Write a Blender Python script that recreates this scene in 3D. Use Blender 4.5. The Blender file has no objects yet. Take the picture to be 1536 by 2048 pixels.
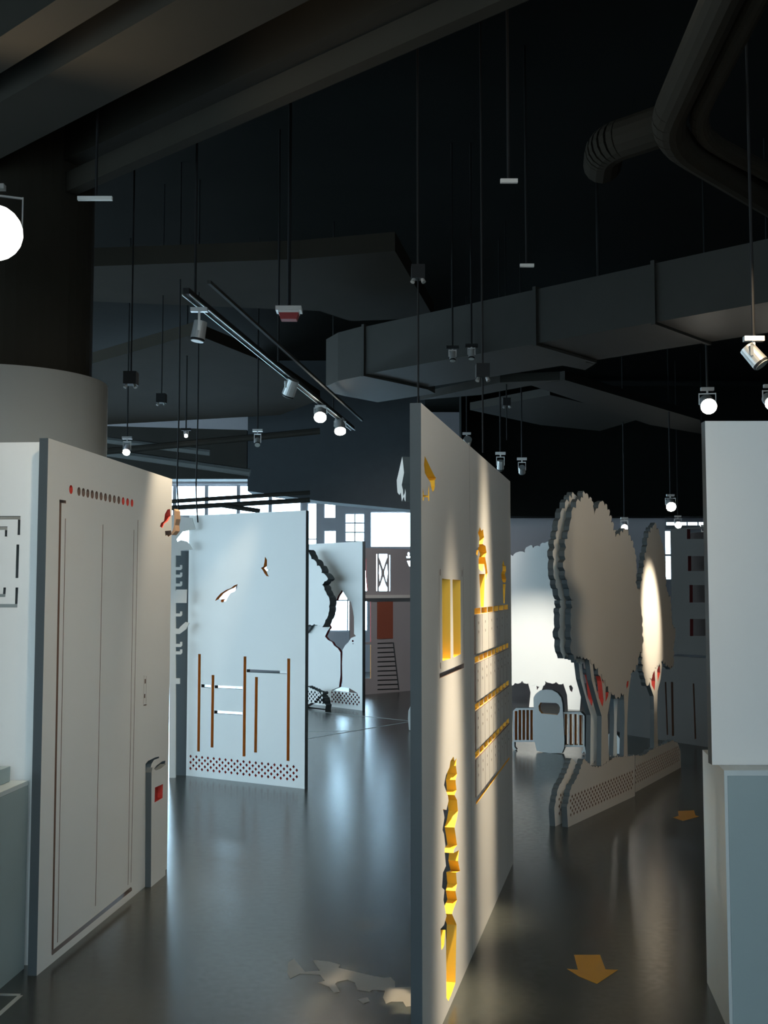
import bpy, math, random
from mathutils import Vector, Matrix
from mathutils.geometry import tessellate_polygon
random.seed(7)
S = bpy.context.scene
C = S.collection
# ------------------------------------------------------------------ camera
F = 2200.0; CAMH = 1.62; PITCH = math.atan(156.0 / F)
cd = bpy.data.cameras.new('camera'); cam = bpy.data.objects.new('camera', cd); C.objects.link(cam)
cam.location = (0, 0, CAMH); cam.rotation_euler = (math.pi / 2 + PITCH, 0, 0)
cd.sensor_fit = 'HORIZONTAL'; cd.sensor_width = 36.0; cd.lens = 36.0 * F / 1536.0
cd.clip_start = 0.05; cd.clip_end = 200
S.camera = cam
# ------------------------------------------------------------------ world, view
w = bpy.data.worlds.new('sky'); S.world = w; w.use_nodes = True
wn = w.node_tree.nodes['Background']
wn.inputs[0].default_value = (0.74, 0.90, 1.0, 1); wn.inputs[1].default_value = 9
S.view_settings.view_transform = 'Standard'; S.view_settings.look = 'None'
S.view_settings.exposure = 0.0; S.view_settings.gamma = 1.0
try: S.view_settings.use_curve_mapping = False
except Exception: pass
WARM = (1.0, 0.83, 0.61)

def area(name, loc, rot, sx, sy, power, col):
    l = bpy.data.lights.new(name, 'AREA'); l.shape = 'RECTANGLE'; l.size = sx; l.size_y = sy
    l.energy = power; l.color = col
    o = bpy.data.objects.new(name, l); o.location = loc; o.rotation_euler = rot; C.objects.link(o); return o
R90 = math.pi / 2
SKYC = (0.42, 0.77, 1.0)
# daylight outside the window openings (back facade at y=22, left facade at x=-9)
area('daylight_back', (-1.6, 22.5, 2.2), (-R90, 0, 0), 6.5, 3.0, 620, SKYC)
area('daylight_left', (-9.4, 7.5, 2.0), (0, -R90, 0), 3.0, 11.0, 460, SKYC)

area('added_front_fill', (.3, -3.3, 2.0), (R90, 0, 0), 5.0, 2.2, 17, SKYC)  # bluish fill added behind the camera to brighten the near faces

# ------------------------------------------------------------------ helpers
cp, sp = math.cos(PITCH), math.sin(PITCH)
CAM = Vector((0, 0, CAMH))
def ray(x, y):
    a = (x - 768) / F; b = (1024 - y) / F
    return Vector((a, cp - b * sp, sp + b * cp))
def at_z(x, y, z=0.0):
    d = ray(x, y); t = (z - CAMH) / d.z; return CAM + d * t
def at_y(x, y, Y):
    d = ray(x, y); return CAM + d * (Y / d.y)

def tag(o, label=None, cat=None, group=None, kind=None):
    if label: o['label'] = label
    if cat: o['category'] = cat
    if group: o['group'] = group
    if kind: o['kind'] = kind
    return o
def empty(name, loc, label=None, cat=None, group=None):
    o = bpy.data.objects.new(name, None); C.objects.link(o); o.location = loc; o.empty_display_size = 0.1
    return tag(o, label, cat, group)
def mesh_obj(name, verts, faces, mats, mi=None, parent=None, smooth=False):
    """verts in WORLD space; object origin is put at the parent's place"""
    me = bpy.data.meshes.new(name)
    org = Vector((0, 0, 0))
    if parent is not None:
        p = parent
        while p is not None:
            org += Vector(p.location); p = p.parent
        off = Vector((0, 0, 0))
    else:
        xs = [v[0] for v in verts]; ys = [v[1] for v in verts]; zs = [v[2] for v in verts]
        org = Vector(((min(xs) + max(xs)) / 2, (min(ys) + max(ys)) / 2, min(zs)))
    me.from_pydata([Vector(v) - org for v in verts], [], faces)
    if not isinstance(mats, (list, tuple)): mats = [mats]
    for m in mats: me.materials.append(m)
    if mi:
        for p_, i in zip(me.polygons, mi): p_.material_index = i
    if smooth:
        for p_ in me.polygons: p_.use_smooth = True
    me.update()
    o = bpy.data.objects.new(name, me); C.objects.link(o)
    if parent is not None: o.parent = parent
    else: o.location = org
    return o

class MB:
    def __init__(s): s.v = []; s.f = []; s.m = []
    def add(s, v, f, m=0):
        n = len(s.v); s.v += [Vector(a) for a in v]; s.f += [tuple(i + n for i in q) for q in f]
        s.m += [m] * len(f) if isinstance(m, int) else list(m); return s
    def box(s, c, size, ux=(1, 0, 0), uz=(0, 0, 1), m=0):
        ux = Vector(ux).normalized(); uz = Vector(uz).normalized(); uy = uz.cross(ux).normalized(); uz = ux.cross(uy)
        c = Vector(c); vs = []
        for k in (-.5, .5):
            for j in (-.5, .5):
                for i in (-.5, .5): vs.append(c + ux * size[0] * i + uy * size[1] * j + uz * size[2] * k)
        s.add(vs, [(0, 2, 3, 1), (4, 5, 7, 6), (0, 1, 5, 4), (2, 6, 7, 3), (0, 4, 6, 2), (1, 3, 7, 5)], m); return s
    def tube(s, a, b, r0, r1=None, n=12, m=0, cap=True):
        a = Vector(a); b = Vector(b); r1 = r0 if r1 is None else r1
        d = (b - a).normalized(); x = d.orthogonal().normalized(); y = d.cross(x)
        vs = []
        for i in range(n):
            t = 2 * math.pi * i / n; vs.append(a + (x * math.cos(t) + y * math.sin(t)) * r0)
        for i in range(n):
            t = 2 * math.pi * i / n; vs.append(b + (x * math.cos(t) + y * math.sin(t)) * r1)
        fs = [(i, (i + 1) % n, n + (i + 1) % n, n + i) for i in range(n)]
        if cap: fs += [tuple(range(n - 1, -1, -1)), tuple(range(n, 2 * n))]
        s.add(vs, fs, m); return s
    def prism(s, pts, ext, m=0, side=None):
        """planar world polygon extruded by vector"""
        ext = Vector(ext); n = len(pts); pts = [Vector(p) for p in pts]
        tr = tessellate_polygon([pts])
        vs = pts + [p + ext for p in pts]
        fs = [tuple(t) for t in tr] + [tuple(n + i for i in reversed(t)) for t in tr] + [(i, (i + 1) % n, n + (i + 1) % n, n + i) for i in range(n)]
        s.add(vs, fs, [m] * (2 * len(tr)) + [m if side is None else side] * n); return s
    def build(s, name, mats, parent=None, smooth=False):
        return mesh_obj(name, s.v, s.f, mats, s.m, parent, smooth)

class Frame:
    """vertical plane through two ground points; u runs a->b, the viewer's side is the front"""
    def __init__(s, a, b):
        s.o = Vector((a[0], a[1], 0)); d = Vector((b[0] - a[0], b[1] - a[1], 0)); s.L = d.length; s.u = d.normalized()
        n = Vector((s.u.y, -s.u.x, 0))
        if (Vector((0, 0, 0)) - s.o).dot(n) < 0: n = -n
        s.n = n
    def off(s, d):
        g = Frame.__new__(Frame); g.o = s.o + s.n * d; g.u = s.u; g.n = s.n; g.L = s.L; return g
    def uv(s, x, y):
        r = ray(x, y); t = (s.o - CAM).dot(s.n) / r.dot(s.n); p = CAM + r * t
        return ((p - s.o).dot(s.u), p.z)
    def P(s, u, z): return s.o + s.u * u + Vector((0, 0, z))

def gframe(x0, y0, x1, y1): return Frame(at_z(x0, y0), at_z(x1, y1))

def plate(name, fr, outer, holes, T, mats, parent=None, edge_mi=1, clip=None):
    """board with through-cut openings. outer/holes in (u,z); a hole may be (pts, mat_index)"""
    loops = [outer] + [h[0] if isinstance(h, tuple) and isinstance(h[1], int) else h for h in holes]
    hm = [edge_mi] + [h[1] if isinstance(h, tuple) and isinstance(h[1], int) else 2 for h in holes]
    tess = tessellate_polygon([[Vector((p[0], p[1], 0)) for p in L] for L in loops])
    flat = [p for L in loops for p in L]; n = len(flat)
    vs = [fr.P(*p) for p in flat] + [fr.P(*p) - fr.n * T for p in flat]
    fs = []; mi = []
    for t in tess:
        a, b, c = [vs[i] for i in t]
        nn = (b - a).cross(c - a)
        t = tuple(t)
        if nn.length < 1e-12: continue
        if nn.dot(fr.n) < 0: t = t[::-1]
        fs.append(t); mi.append(0); fs.append(tuple(i + n for i in reversed(t))); mi.append(0)
    k = 0
    for L, m in zip(loops, hm):
        for i in range(len(L)):
            a = k + i; b = k + (i + 1) % len(L)
            fs.append((a, b, b + n, a + n)); mi.append(m)
        k += len(L)
    return mesh_obj(name, vs, fs, mats, mi, parent)

def rect(u0, z0, u1, z1): return [(u0, z0), (u1, z0), (u1, z1), (u0, z1)]
def slot(fr, x0, y0, x1, y1, wd):
    a = Vector(fr.uv(x0, y0)); b = Vector(fr.uv(x1, y1)); d = (b - a).normalized(); q = Vector((-d.y, d.x)) * wd / 2
    return [tuple(a + q), tuple(a - q), tuple(b - q), tuple(b + q)]
def disc(u, z, r, n=12, rz=None):
    rz = rz or r; return [(u + r * math.cos(2 * math.pi * i / n), z + rz * math.sin(2 * math.pi * i / n)) for i in range(n)]
def dia(u, z, r): return [(u - r, z), (u, z - r * 1.1), (u + r, z), (u, z + r * 1.1)]
def poly(fr, pts): return [fr.uv(*p) for p in pts]
def lattice(u0, u1, z0, rows=5, du=.065, dz=.026, r=.0135):
    out = []
    for k in range(rows):
        u = u0 + (du / 2 if k % 2 else 0)
        while u < u1: out.append(dia(u, z0 + dz * k, r)); u += du
    return out
def jag(pts, amp, step, closed=True, seed=1):
    """leafy scalloped version of a smooth outline (u,z)"""
    rnd = random.Random(seed); out = []; n = len(pts)
    for i in range(n if closed else n - 1):
        a = Vector(pts[i]); b = Vector(pts[(i + 1) % n]); d = b - a; L = d.length
        k = max(1, int(round(L / step))); q = Vector((-d.y, d.x)).normalized() if L > 1e-6 else Vector((0, 0))
        for j in range(k):
            out.append(tuple(a + d * (j / k)))
            am = amp * rnd.uniform(.25, 1.35)
            out.append(tuple(a + d * ((j + .35) / k) + q * am)); out.append(tuple(a + d * ((j + .75) / k) + q * am * .85))
    if not closed: out.append(tuple(pts[-1]))
    return out
def ccw(pts):
    A = sum(pts[i][0] * pts[(i + 1) % len(pts)][1] - pts[(i + 1) % len(pts)][0] * pts[i][1] for i in range(len(pts)))
    return list(pts) if A > 0 else list(reversed(pts))

# ------------------------------------------------------------------ materials
def mat(name, col, rough=.6, metal=0, noise=0, nscale=8, bump=0, emit=None, estr=0, spec=.5):
    m = bpy.data.materials.new(name); m.use_nodes = True; nt = m.node_tree; b = nt.nodes['Principled BSDF']
    b.inputs['Base Color'].default_value = (*col, 1); b.inputs['Roughness'].default_value = rough
    b.inputs['Metallic'].default_value = metal; b.inputs['Specular IOR Level'].default_value = spec
    if noise or bump:
        tc = nt.nodes.new('ShaderNodeTexCoord'); nz = nt.nodes.new('ShaderNodeTexNoise'); nz.inputs['Scale'].default_value = nscale
        nz.inputs['Detail'].default_value = 5; nt.links.new(tc.outputs['Object'], nz.inputs['Vector'])
        if noise:
            mr = nt.nodes.new('ShaderNodeMapRange'); mr.inputs[3].default_value = 1 - noise; mr.inputs[4].default_value = 1 + noise
            nt.links.new(nz.outputs[0], mr.inputs[0])
            mx = nt.nodes.new('ShaderNodeVectorMath'); mx.operation = 'SCALE'; mx.inputs[0].default_value = col
            nt.links.new(mr.outputs[0], mx.inputs['Scale']); nt.links.new(mx.outputs[0], b.inputs['Base Color'])
        if bump:
            bp = nt.nodes.new('ShaderNodeBump'); bp.inputs['Strength'].default_value = bump; bp.inputs['Distance'].default_value = .01
            nt.links.new(nz.outputs[0], bp.inputs['Height']); nt.links.new(bp.outputs[0], b.inputs['Normal'])
    if emit:
        b.inputs['Emission Color'].default_value = (*emit, 1); b.inputs['Emission Strength'].default_value = estr
    return m
WHITE = mat('panel_white_paint', (.72, .71, .67), .5, noise=.02, nscale=3, spec=.3)
EDGE = mat('board_edge_grey', (.055, .068, .072), .7)
YEL = mat('yellow_cut_edge', (.85, .48, .03), .5)
ORG = mat('orange_cut_edge', (.55, .22, .03), .5)
RED = mat('red_cut_edge', (.45, .035, .02), .5)
DRED = mat('maroon_cut_edge', (.17, .03, .035), .6)
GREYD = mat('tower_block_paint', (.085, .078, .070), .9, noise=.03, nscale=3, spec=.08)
BRN = mat('brown_cut_edge', (.13, .075, .05), .6)
GREYP = mat('grey_panel_paint', (.40, .38, .39), .6, noise=.03, nscale=3)
BROWN = mat('brown_red_door_paint', (.30, .085, .05), .6)
BLACK = mat('black_metal', (.010, .010, .010), .6, spec=.15)
CEIL = mat('black_painted_concrete', (.006, .0065, .0055), .9, noise=.3, nscale=1.5, spec=.05)
CEILB = mat('black_painted_beam', (.022, .019, .014), .9, noise=.2, nscale=2, spec=.05)
DUCT = mat('dark_duct_sheet', (.026, .025, .021), .6, noise=.15, nscale=4, spec=.12)
WALLD = mat('dark_room_wall', (.03, .033, .033), .8, noise=.1, spec=.1)
WALLG = mat('facade_grey_paint', (.34, .34, .36), .7, noise=.04)
CHROME = mat('brushed_silver', (.45, .45, .43), .35, metal=.6)
LAMPON = mat('lit_lamp', (1, 1, 1), .5, emit=(1, .93, .80), estr=40)
LAMPOFF = mat('unlit_lens', (.35, .36, .33), .15)
PIPEG = mat('grey_pipe_paint', (.09, .095, .09), .6)
BACKB = mat('dark_brown_backing', (.030, .016, .010), .8)
COLM = mat('column_cladding', (.42, .41, .37), .32, noise=.02)
ARROW = mat('yellow_floor_vinyl', (.42, .21, .015), .4)
TAPE = mat('white_floor_tape', (.34, .36, .34), .5)
STAIN = mat('grey_floor_vinyl', (.15, .14, .115), .3)
ALW = mat('alarm_white', (.62, .58, .53), .4)
ALR = mat('alarm_red', (.28, .008, .006), .6)
TABLE = mat('pale_laminate', (.52, .56, .54), .45, noise=.02)
TEALG = mat('grey_green_laminate', (.30, .36, .35), .5, noise=.02)
def floor_mat():
    m = bpy.data.materials.new('polished_concrete'); m.use_nodes = True; nt = m.node_tree; b = nt.nodes['Principled BSDF']
    tc = nt.nodes.new('ShaderNodeTexCoord'); n1 = nt.nodes.new('ShaderNodeTexNoise'); n1.inputs['Scale'].default_value = 22; n1.inputs['Detail'].default_value = 2
    n2 = nt.nodes.new('ShaderNodeTexNoise'); n2.inputs['Scale'].default_value = 30; n2.inputs['Detail'].default_value = 2
    nt.links.new(tc.outputs['Object'], n1.inputs[0]); nt.links.new(tc.outputs['Object'], n2.inputs[0])
    cr = nt.nodes.new('ShaderNodeValToRGB'); cr.color_ramp.elements[0].color = (.028, .032, .026, 1); cr.color_ramp.elements[1].color = (.052, .055, .045, 1)
    cr.color_ramp.elements[0].position = 0; cr.color_ramp.elements[1].position = 1; cr.color_ramp.interpolation = 'EASE'
    nt.links.new(n1.outputs[0], cr.inputs[0]); nt.links.new(cr.outputs[0], b.inputs['Base Color'])
    mr = nt.nodes.new('ShaderNodeMapRange'); mr.inputs[3].default_value = .19; mr.inputs[4].default_value = .29
    nt.links.new(n2.outputs[0], mr.inputs[0]); nt.links.new(mr.outputs[0], b.inputs['Roughness'])
    b.inputs['Specular IOR Level'].default_value = .95
    return m
FLOOR = floor_mat()
def glass_mat():
    m = bpy.data.materials.new('window_glass'); m.use_nodes = True; nt = m.node_tree; nt.nodes.clear()
    o = nt.nodes.new('ShaderNodeOutputMaterial'); t = nt.nodes.new('ShaderNodeBsdfTransparent'); g = nt.nodes.new('ShaderNodeBsdfGlossy')
    g.inputs['Roughness'].default_value = .05; x = nt.nodes.new('ShaderNodeMixShader'); x.inputs[0].default_value = .06
    t.inputs[0].default_value = (.93, .97, 1, 1)
    nt.links.new(t.outputs[0], x.inputs[1]); nt.links.new(g.outputs[0], x.inputs[2]); nt.links.new(x.outputs[0], o.inputs[0]); return m
GLASS = glass_mat()
PM = [WHITE, EDGE, YEL, RED, ORG, DRED, BRN]
H = 2.28; T = .04

# ------------------------------------------------------------------ room shell
X0, X1, Y0, Y1, ZC = -9.0, 8.0, -3.0, 22.0, 5.2
def struct(o): o['kind'] = 'structure'; return o
struct(MB().box(((X0 + X1) / 2, (Y0 + Y1) / 2, -.1), (X1 - X0 + .4, Y1 - Y0 + .4, .2)).build('floor', FLOOR))
struct(MB().box(((X0 + X1) / 2, (Y0 + Y1) / 2, ZC + .1), (X1 - X0 + .4, Y1 - Y0 + .4, .2)).build('ceiling', CEIL))
FF_ = Frame((X1, Y0), (X0, Y0)); fop = [rect(5.3, .9, 7.6, 3.1), rect(7.8, .9, 10.1, 3.1)]  # window openings invented behind the camera to let the front fill in
plate('wall_front', FF_, rect(0, 0, X1 - X0, ZC), [(o, 1) for o in fop], .2, [WALLD, WALLD], edge_mi=1)['kind'] = 'structure'
struct(MB().box((X1 + .1, (Y0 + Y1) / 2, ZC / 2), (.2, Y1 - Y0, ZC)).build('wall_right', WALLD))
# back facade with window openings
BF = Frame((X0, Y1), (X1, Y1))
def brect(x0, y0, x1, y1):
    a = BF.uv(x0, y1); b = BF.uv(x1, y0); return rect(a[0], a[1], b[0], b[1])
openings = [brect(150, 968, 604, 1300), brect(614, 1006, 633, 1150), brect(648, 1006, 671, 1036), brect(648, 1061, 672, 1120),
            brect(690, 1027, 729, 1083), brect(741, 1024, 826, 1094), brect(655, 1140, 735, 1262), brect(745, 1100, 822, 1190),
            brect(1215, 1043, 1262, 1049), brect(1268, 1043, 1330, 1052), brect(1333, 1043, 1420, 1051), brect(1322, 1060, 1345, 1160)]
plate('wall_back', BF, rect(0, 0, X1 - X0, ZC), [(o, 1) for o in openings], .2, [WALLG, WALLG], edge_mi=1)['kind'] = 'structure'
def window(n, fr, r, nx, nz, bar=.03):
    (u0, z0), (u1, z1) = r[0], r[2]
    w_ = empty('window_%d' % n, fr.P((u0 + u1) / 2, z0) - fr.n * .1); w_['kind'] = 'structure'
    hs = []
    for i in range(nx):
        for j in range(nz):
            a = u0 + (u1 - u0) * i / nx; b = u0 + (u1 - u0) * (i + 1) / nx; c = z0 + (z1 - z0) * j / nz; d = z0 + (z1 - z0) * (j + 1) / nz
            hs.append(rect(a + bar, c + bar, b - bar, d - bar))
    plate('window_frame', fr.off(-.06), rect(u0, z0, u1, z1), [(h, 1) for h in hs], .05, [WALLG, WALLG], w_)
    for h in hs:
        MB().box(fr.P((h[0][0] + h[1][0]) / 2, (h[0][1] + h[2][1]) / 2) - fr.n * .085, (h[1][0] - h[0][0], .008, h[2][1] - h[0][1]), fr.u).build('pane', GLASS, w_)
cfg = [(7, 5, .035), (1, 2, .01), (1, 1, .01), (1, 2, .01), (2, 3, .012), (1, 1, .01), (2, 2, .012), (2, 1, .015), (3, 1, .006), (6, 1, .035), (4, 1, .01), (1, 2, .02)]
for i, (o, (a, b, c)) in enumerate(zip(openings, cfg)): window(i + 1, BF, o, a, b, c)
LF = Frame((X0, Y1), (X0, Y0))
lop = [rect(1.5 + 3.2 * i, .5, 4.3 + 3.2 * i, 3.4) for i in range(6)]
plate('wall_left', LF, rect(0, 0, Y1 - Y0, ZC), [(o, 1) for o in lop], .2, [WALLD, WALLD], edge_mi=1)['kind'] = 'structure'
for i, o in enumerate(lop): window(len(openings) + 1 + i, LF, o, 2, 2, .04)

for i, o in enumerate(fop): window(30 + i, FF_, o, 2, 2, .04)  # unseen windows added only to go with the front fill

# ------------------------------------------------------------------ column at left
def cyl(name, c, r, z0, z1, m, parent=None, n=48):
    return MB().tube((c[0], c[1], z0), (c[0], c[1], z1), r, n=n).build(name, m, parent, False)
cc = (-2.33, 6.75)
col = empty('round_column', (cc[0], cc[1], 0), 'thick round pale-clad column standing behind the left partition, dark above', 'column')
o = cyl('cladding', cc, .60, 0, 2.90, COLM, col)
for p in o.data.polygons: p.use_smooth = len(p.vertices) == 4
cyl('concrete_shaft', cc, .50, 2.90, ZC, CEILB, col)

# ------------------------------------------------------------------ main partition (yellow cut edges)
mf = gframe(885, 2048, 1027, 1725)
u0 = mf.uv(843, 1300)[0]; us = mf.uv(941, 1300)[0]; u1 = mf.uv(1023, 1300)[0]
mp = empty('partition_panel', mf.P(u0, 0), 'tall white partition in the middle with yellow window and plant cutouts', 'partition')
hA = []
hA.append(poly(mf, [(849.5, 912), (855, 923), (862, 938), (869, 952), (872, 956), (869.5, 961), (870, 972), (868, 980), (865.5, 984), (863, 977), (861, 966), (858, 960), (854, 954), (850, 946), (848, 930)]))
hA.append(poly(mf, [(845.6, 976), (847.2, 985), (847.6, 990), (856, 991), (856.4, 981), (858.2, 968), (858.6, 1002), (856.6, 1002), (856, 995), (847.4, 994), (847.2, 1002), (845.4, 1000)]))
hA.append(poly(mf, [(884, 1157), (900.5, 1159), (901, 1317), (885, 1322)]))
hA.append(poly(mf, [(905, 1159), (921, 1160), (921.5, 1308), (907, 1315)]))
for s in [(879, 1352, 928, 1331, .02), (878, 1140, 880, 1335, .004), (926.5, 1133, 927.5, 1322, .004)]: hA.append((slot(mf, *s), 6))
for (x, y) in [(880.5, 1145), (924.5, 1147), (881.5, 1332)]: hA.append((slot(mf, x, y - 7, x, y + 6, .012), 6))
tree_px = [(907, 1513), (909, 1522), (913, 1516), (912, 1532), (914, 1548), (911, 1560), (913, 1580), (909, 1590), (914, 1600), (916, 1622), (913, 1640),
           (909, 1655), (911, 1668), (914, 1690), (908, 1698), (907, 1706), (918, 1700), (916, 1722), (920, 1742), (912, 1745), (914, 1768), (911, 1782), (914, 1800), (908, 1815),
           (904, 1828), (912, 1846), (913, 1850), (911, 1965), (904, 1985), (897, 2002), (893, 1996), (892, 1880), (891, 1860), (888, 1892), (883, 1900), (881, 1858), (888, 1850), (893, 1832), (887, 1800),
           (889, 1780), (884, 1775), (886, 1745), (892, 1732), (889, 1700), (891, 1692), (888, 1668), (885, 1660), (889, 1635), (886, 1618), (893, 1620), (897, 1602), (896, 1592), (888, 1570), (892, 1550), (899, 1535), (901, 1522)]
hA.append(poly(mf, tree_px))
bA = plate('board', mf, rect(u0, 0, us - .0015, H), hA, T, PM, mp)
# right-hand board : two potted plants and four rows of slots over numbered strips
hB = []
hB.append(poly(mf, [(958.6, 1148), (969.5, 1148), (967.5, 1214), (961.5, 1214)]))
hB.append(poly(mf, [(960, 1054), (963, 1062), (966, 1058), (968, 1075), (965, 1088), (971, 1092), (973, 1105), (970, 1114), (973, 1130), (975, 1146), (972, 1160), (970.5, 1140),
                    (968, 1128), (966, 1142), (962, 1142), (958, 1138), (957, 1120), (960, 1108), (957, 1100), (955, 1112), (952, 1108), (953, 1096), (958, 1094), (959, 1075), (956, 1066)]))
hB.append(poly(mf, [(1005.5, 1168), (1010.8, 1168), (1009.2, 1207), (1007.2, 1207)]))
hB.append(poly(mf, [(1007, 1120), (1008.5, 1130), (1011.5, 1132), (1012, 1142), (1009.5, 1148), (1012.5, 1158), (1011, 1165), (1006, 1165), (1003, 1156), (1002.4, 1148), (1005.4, 1140), (1004.6, 1130)]))
rowz = [(948.5, 1220, 1016, 1212), (949, 1318, 1017, 1288), (950, 1411, 1017.5, 1364), (950.5, 1507, 1017.5, 1440)]
N = 6
ub0, ub1 = mf.uv(948.5, 1300)[0], mf.uv(1017, 1300)[0]
for ri, (xa, ya, xb, yb) in enumerate(rowz):
    z = (mf.uv(xa, ya)[1] + mf.uv(xb, yb)[1]) / 2; n = [6, 9, 9, 9][ri]; st = (ub1 - ub0) / n
    for k in range(n):
        a = ub0 + st * k + .012; b = ub0 + st * (k + 1) - .012
        hB.append(rect(a, z - .02, b, z + .008))
        for dz in (.062, .105): hB.append((disc((a + b) / 2, z - dz, .008, 8), 6))
zb = (mf.uv(953, 1603)[1] + mf.uv(1017, 1520)[1]) / 2
hB.append(rect(ub0 + .03, zb - .006, ub1, zb + .006))
bB = plate('board', mf, rect(us + .0015, 0, u1, H), hB, T, PM, mp)
# thin vertical strips of the slot rows, proud of the board
for ri, (xa, ya, xb, yb) in enumerate(rowz):
    z = (mf.uv(xa, ya)[1] + mf.uv(xb, yb)[1]) / 2; n = [6, 9, 9, 9][ri]; st = (ub1 - ub0) / n
    znext = zb + .03 if ri == 3 else (mf.uv(*rowz[ri + 1][:2])[1] + mf.uv(*rowz[ri + 1][2:])[1]) / 2 + .02
    for k in range(n):
        a = ub0 + st * k + .004; b = ub0 + st * (k + 1) - .004
        q = mf.off(.006)
        holes = [(disc((a + b) / 2, z - dz, .008, 8), 1) for dz in (.062, .105)]
        plate('strip', q, rect(a, znext, b, z - .024), holes, .006, [WHITE, BRN], mp)
# bird block standing out on the far side of the wall
by = 4.25
nb = [(804.5, 913), (806.5, 930), (808, 945), (805, 962), (803.5, 970), (806, 980), (806.5, 992), (809.5, 986), (810, 977), (811.5, 985), (811, 1003), (809, 1000), (808, 993), (806, 997), (803.8, 1003), (801.5, 985), (799, 990), (795, 985), (794, 973), (793.5, 960), (796, 950), (801, 928)]
bird = MB(); bp3 = [at_y(x, y, by + (x - 800) * -.003) for x, y in nb]
bird.prism(bp3, Vector((.085, .05, 0)), 0, 1)
b_ = bird.build('bird_block', [WHITE, EDGE], None); tag(b_, 'white bird-shaped block on the hidden side of the middle partition, near its top', 'ornament')

# ------------------------------------------------------------------ left partition (lift door drawing)
lf = gframe(78, 1948, 331, 1740)
v0 = lf.uv(94, 1000)[0]; v1 = lf.uv(344, 1000)[0]
lp = empty('partition_panel', lf.P(v0, 0), 'tall white partition at left with a lift door drawn in thin slots', 'partition')
hL = []
dots = [(142, 979)] + [(158 + (264 - 158) * k / 12.0, 983 + 23 * k / 12.0) for k in range(13)]
for k, (x, y) in enumerate(dots):
    u, z = lf.uv(x, y); hL.append((disc(u, z, .021, 12), 6 if 0 < k < 11 else 3))
hL.append((poly(lf, [(119, 999), (132, 1001), (132, 1007), (123, 1006), (107, 1899), (262, 1774), (264, 1777), (264, 1781), (104, 1911), (103, 1908)]), 6))
for s in [(131, 1037, 115, 1885), (206, 1049, 191, 1812), (268, 1060, 256, 1770), (276, 1040, 262, 1765)]: hL.append((slot(lf, *s, .007), 6))
for s in [(288, 1351, 287, 1408, .004), (293, 1352, 292, 1408, .004), (290.5, 1358, 290.4, 1367, .02), (289.5, 1388, 289.3, 1396, .02), (287, 1410.5, 293, 1409.5, .006)]: hL.append((slot(lf, *s), 6))
hL.append((poly(lf, [(335, 1019), (340, 1018), (341, 1032), (336, 1042), (329, 1047), (325, 1056), (320, 1053), (322, 1046), (328, 1042), (330, 1028)]), 3))
hL.append((poly(lf, [(330, 1062), (342, 1061), (343, 1069), (337, 1074), (334, 1070), (331, 1072)]), 6))
# bin-shaped opening
binpx = [(290, 1772), (290, 1532), (294, 1524), (304, 1517), (316, 1511), (322, 1513), (330, 1516), (332, 1530)]
hL.append((poly(lf, [(291, 1528), (296, 1522), (302, 1519), (310, 1515), (318, 1513), (318, 1516), (308, 1520), (303, 1528), (300.5, 1540), (298.5, 1762), (290.5, 1764)]), 1))
hL.append((poly(lf, [(308, 1538), (313, 1531), (324, 1523), (331, 1521), (330, 1527), (321, 1533), (313, 1538)]), 1))
plate('board', lf, rect(v0, 0, v1, H), hL, T, PM, lp)
# popped-out bin front
bf = lf.off(.035)
bo = poly(bf, [(302, 1762), (303, 1545), (305, 1535), (312, 1541), (322, 1537), (332, 1528), (331, 1741)])
bo[0] = (bo[0][0], .0); bo[-1] = (bo[-1][0], .0)
plate('bin_front', bf, bo, [(poly(bf, [(310, 1575), (326, 1568), (325, 1596), (309, 1605)]), 3)], .033, PM, lp)
MB().box((lf.off(-.0).P((bf.uv(309, 1590)[0] + bf.uv(326, 1585)[0]) / 2, bf.uv(317, 1587)[1]) + lf.n * .004), (.21, .004, .11), lf.u).build('red_recess', RED, lp)
# bird block at the far top corner of the left partition
pp = MB(); fy = lf.P(v1, 0).y + .012
pp.prism([at_y(x, y, fy) for x, y in [(348, 1018), (352, 1022), (352.5, 1038), (350, 1050), (351, 1062), (344, 1070), (338, 1069), (345, 1062), (348, 1050), (348.5, 1034)]], (.02, .03, 0))
tag(pp.build('bird_block', [mat('pale_brown_edge', (.36, .22, .13), .6)]), 'small brown bird cutout edge beside the far top corner of the left partition', 'ornament')

# frontal panel at the far left
ff = Frame((-1.95, lf.P(v0, 0).y + .16), (lf.P(v0, 0).x - .045, lf.P(v0, 0).y + .13))
def fslot(pts): return (poly(ff, pts), 1)
hF = [fslot([(-30, 1032), (41, 1032), (40, 1070), (35, 1070), (36, 1039), (-30, 1039)]), fslot([(38.5, 1089), (36.5, 1156), (31, 1156), (33, 1089)]),
      fslot([(36.5, 1175), (34.5, 1215), (-30, 1215), (-30, 1208), (30, 1208), (31, 1175)]),
      fslot([(-30, 1053), (15, 1053), (14, 1073), (9.5, 1073), (10, 1060), (-30, 1060)]), fslot([(12, 1175), (10.5, 1194), (-30, 1194), (-30, 1188), (6, 1188), (7, 1175)])]
p_ = empty('partition_panel', ff.P(0, 0), 'pale partition at the left frame edge with nested corner slots', 'partition')
plate('board', ff, rect(0, 0, ff.L - .002, H), hF, T, PM, p_)
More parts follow.
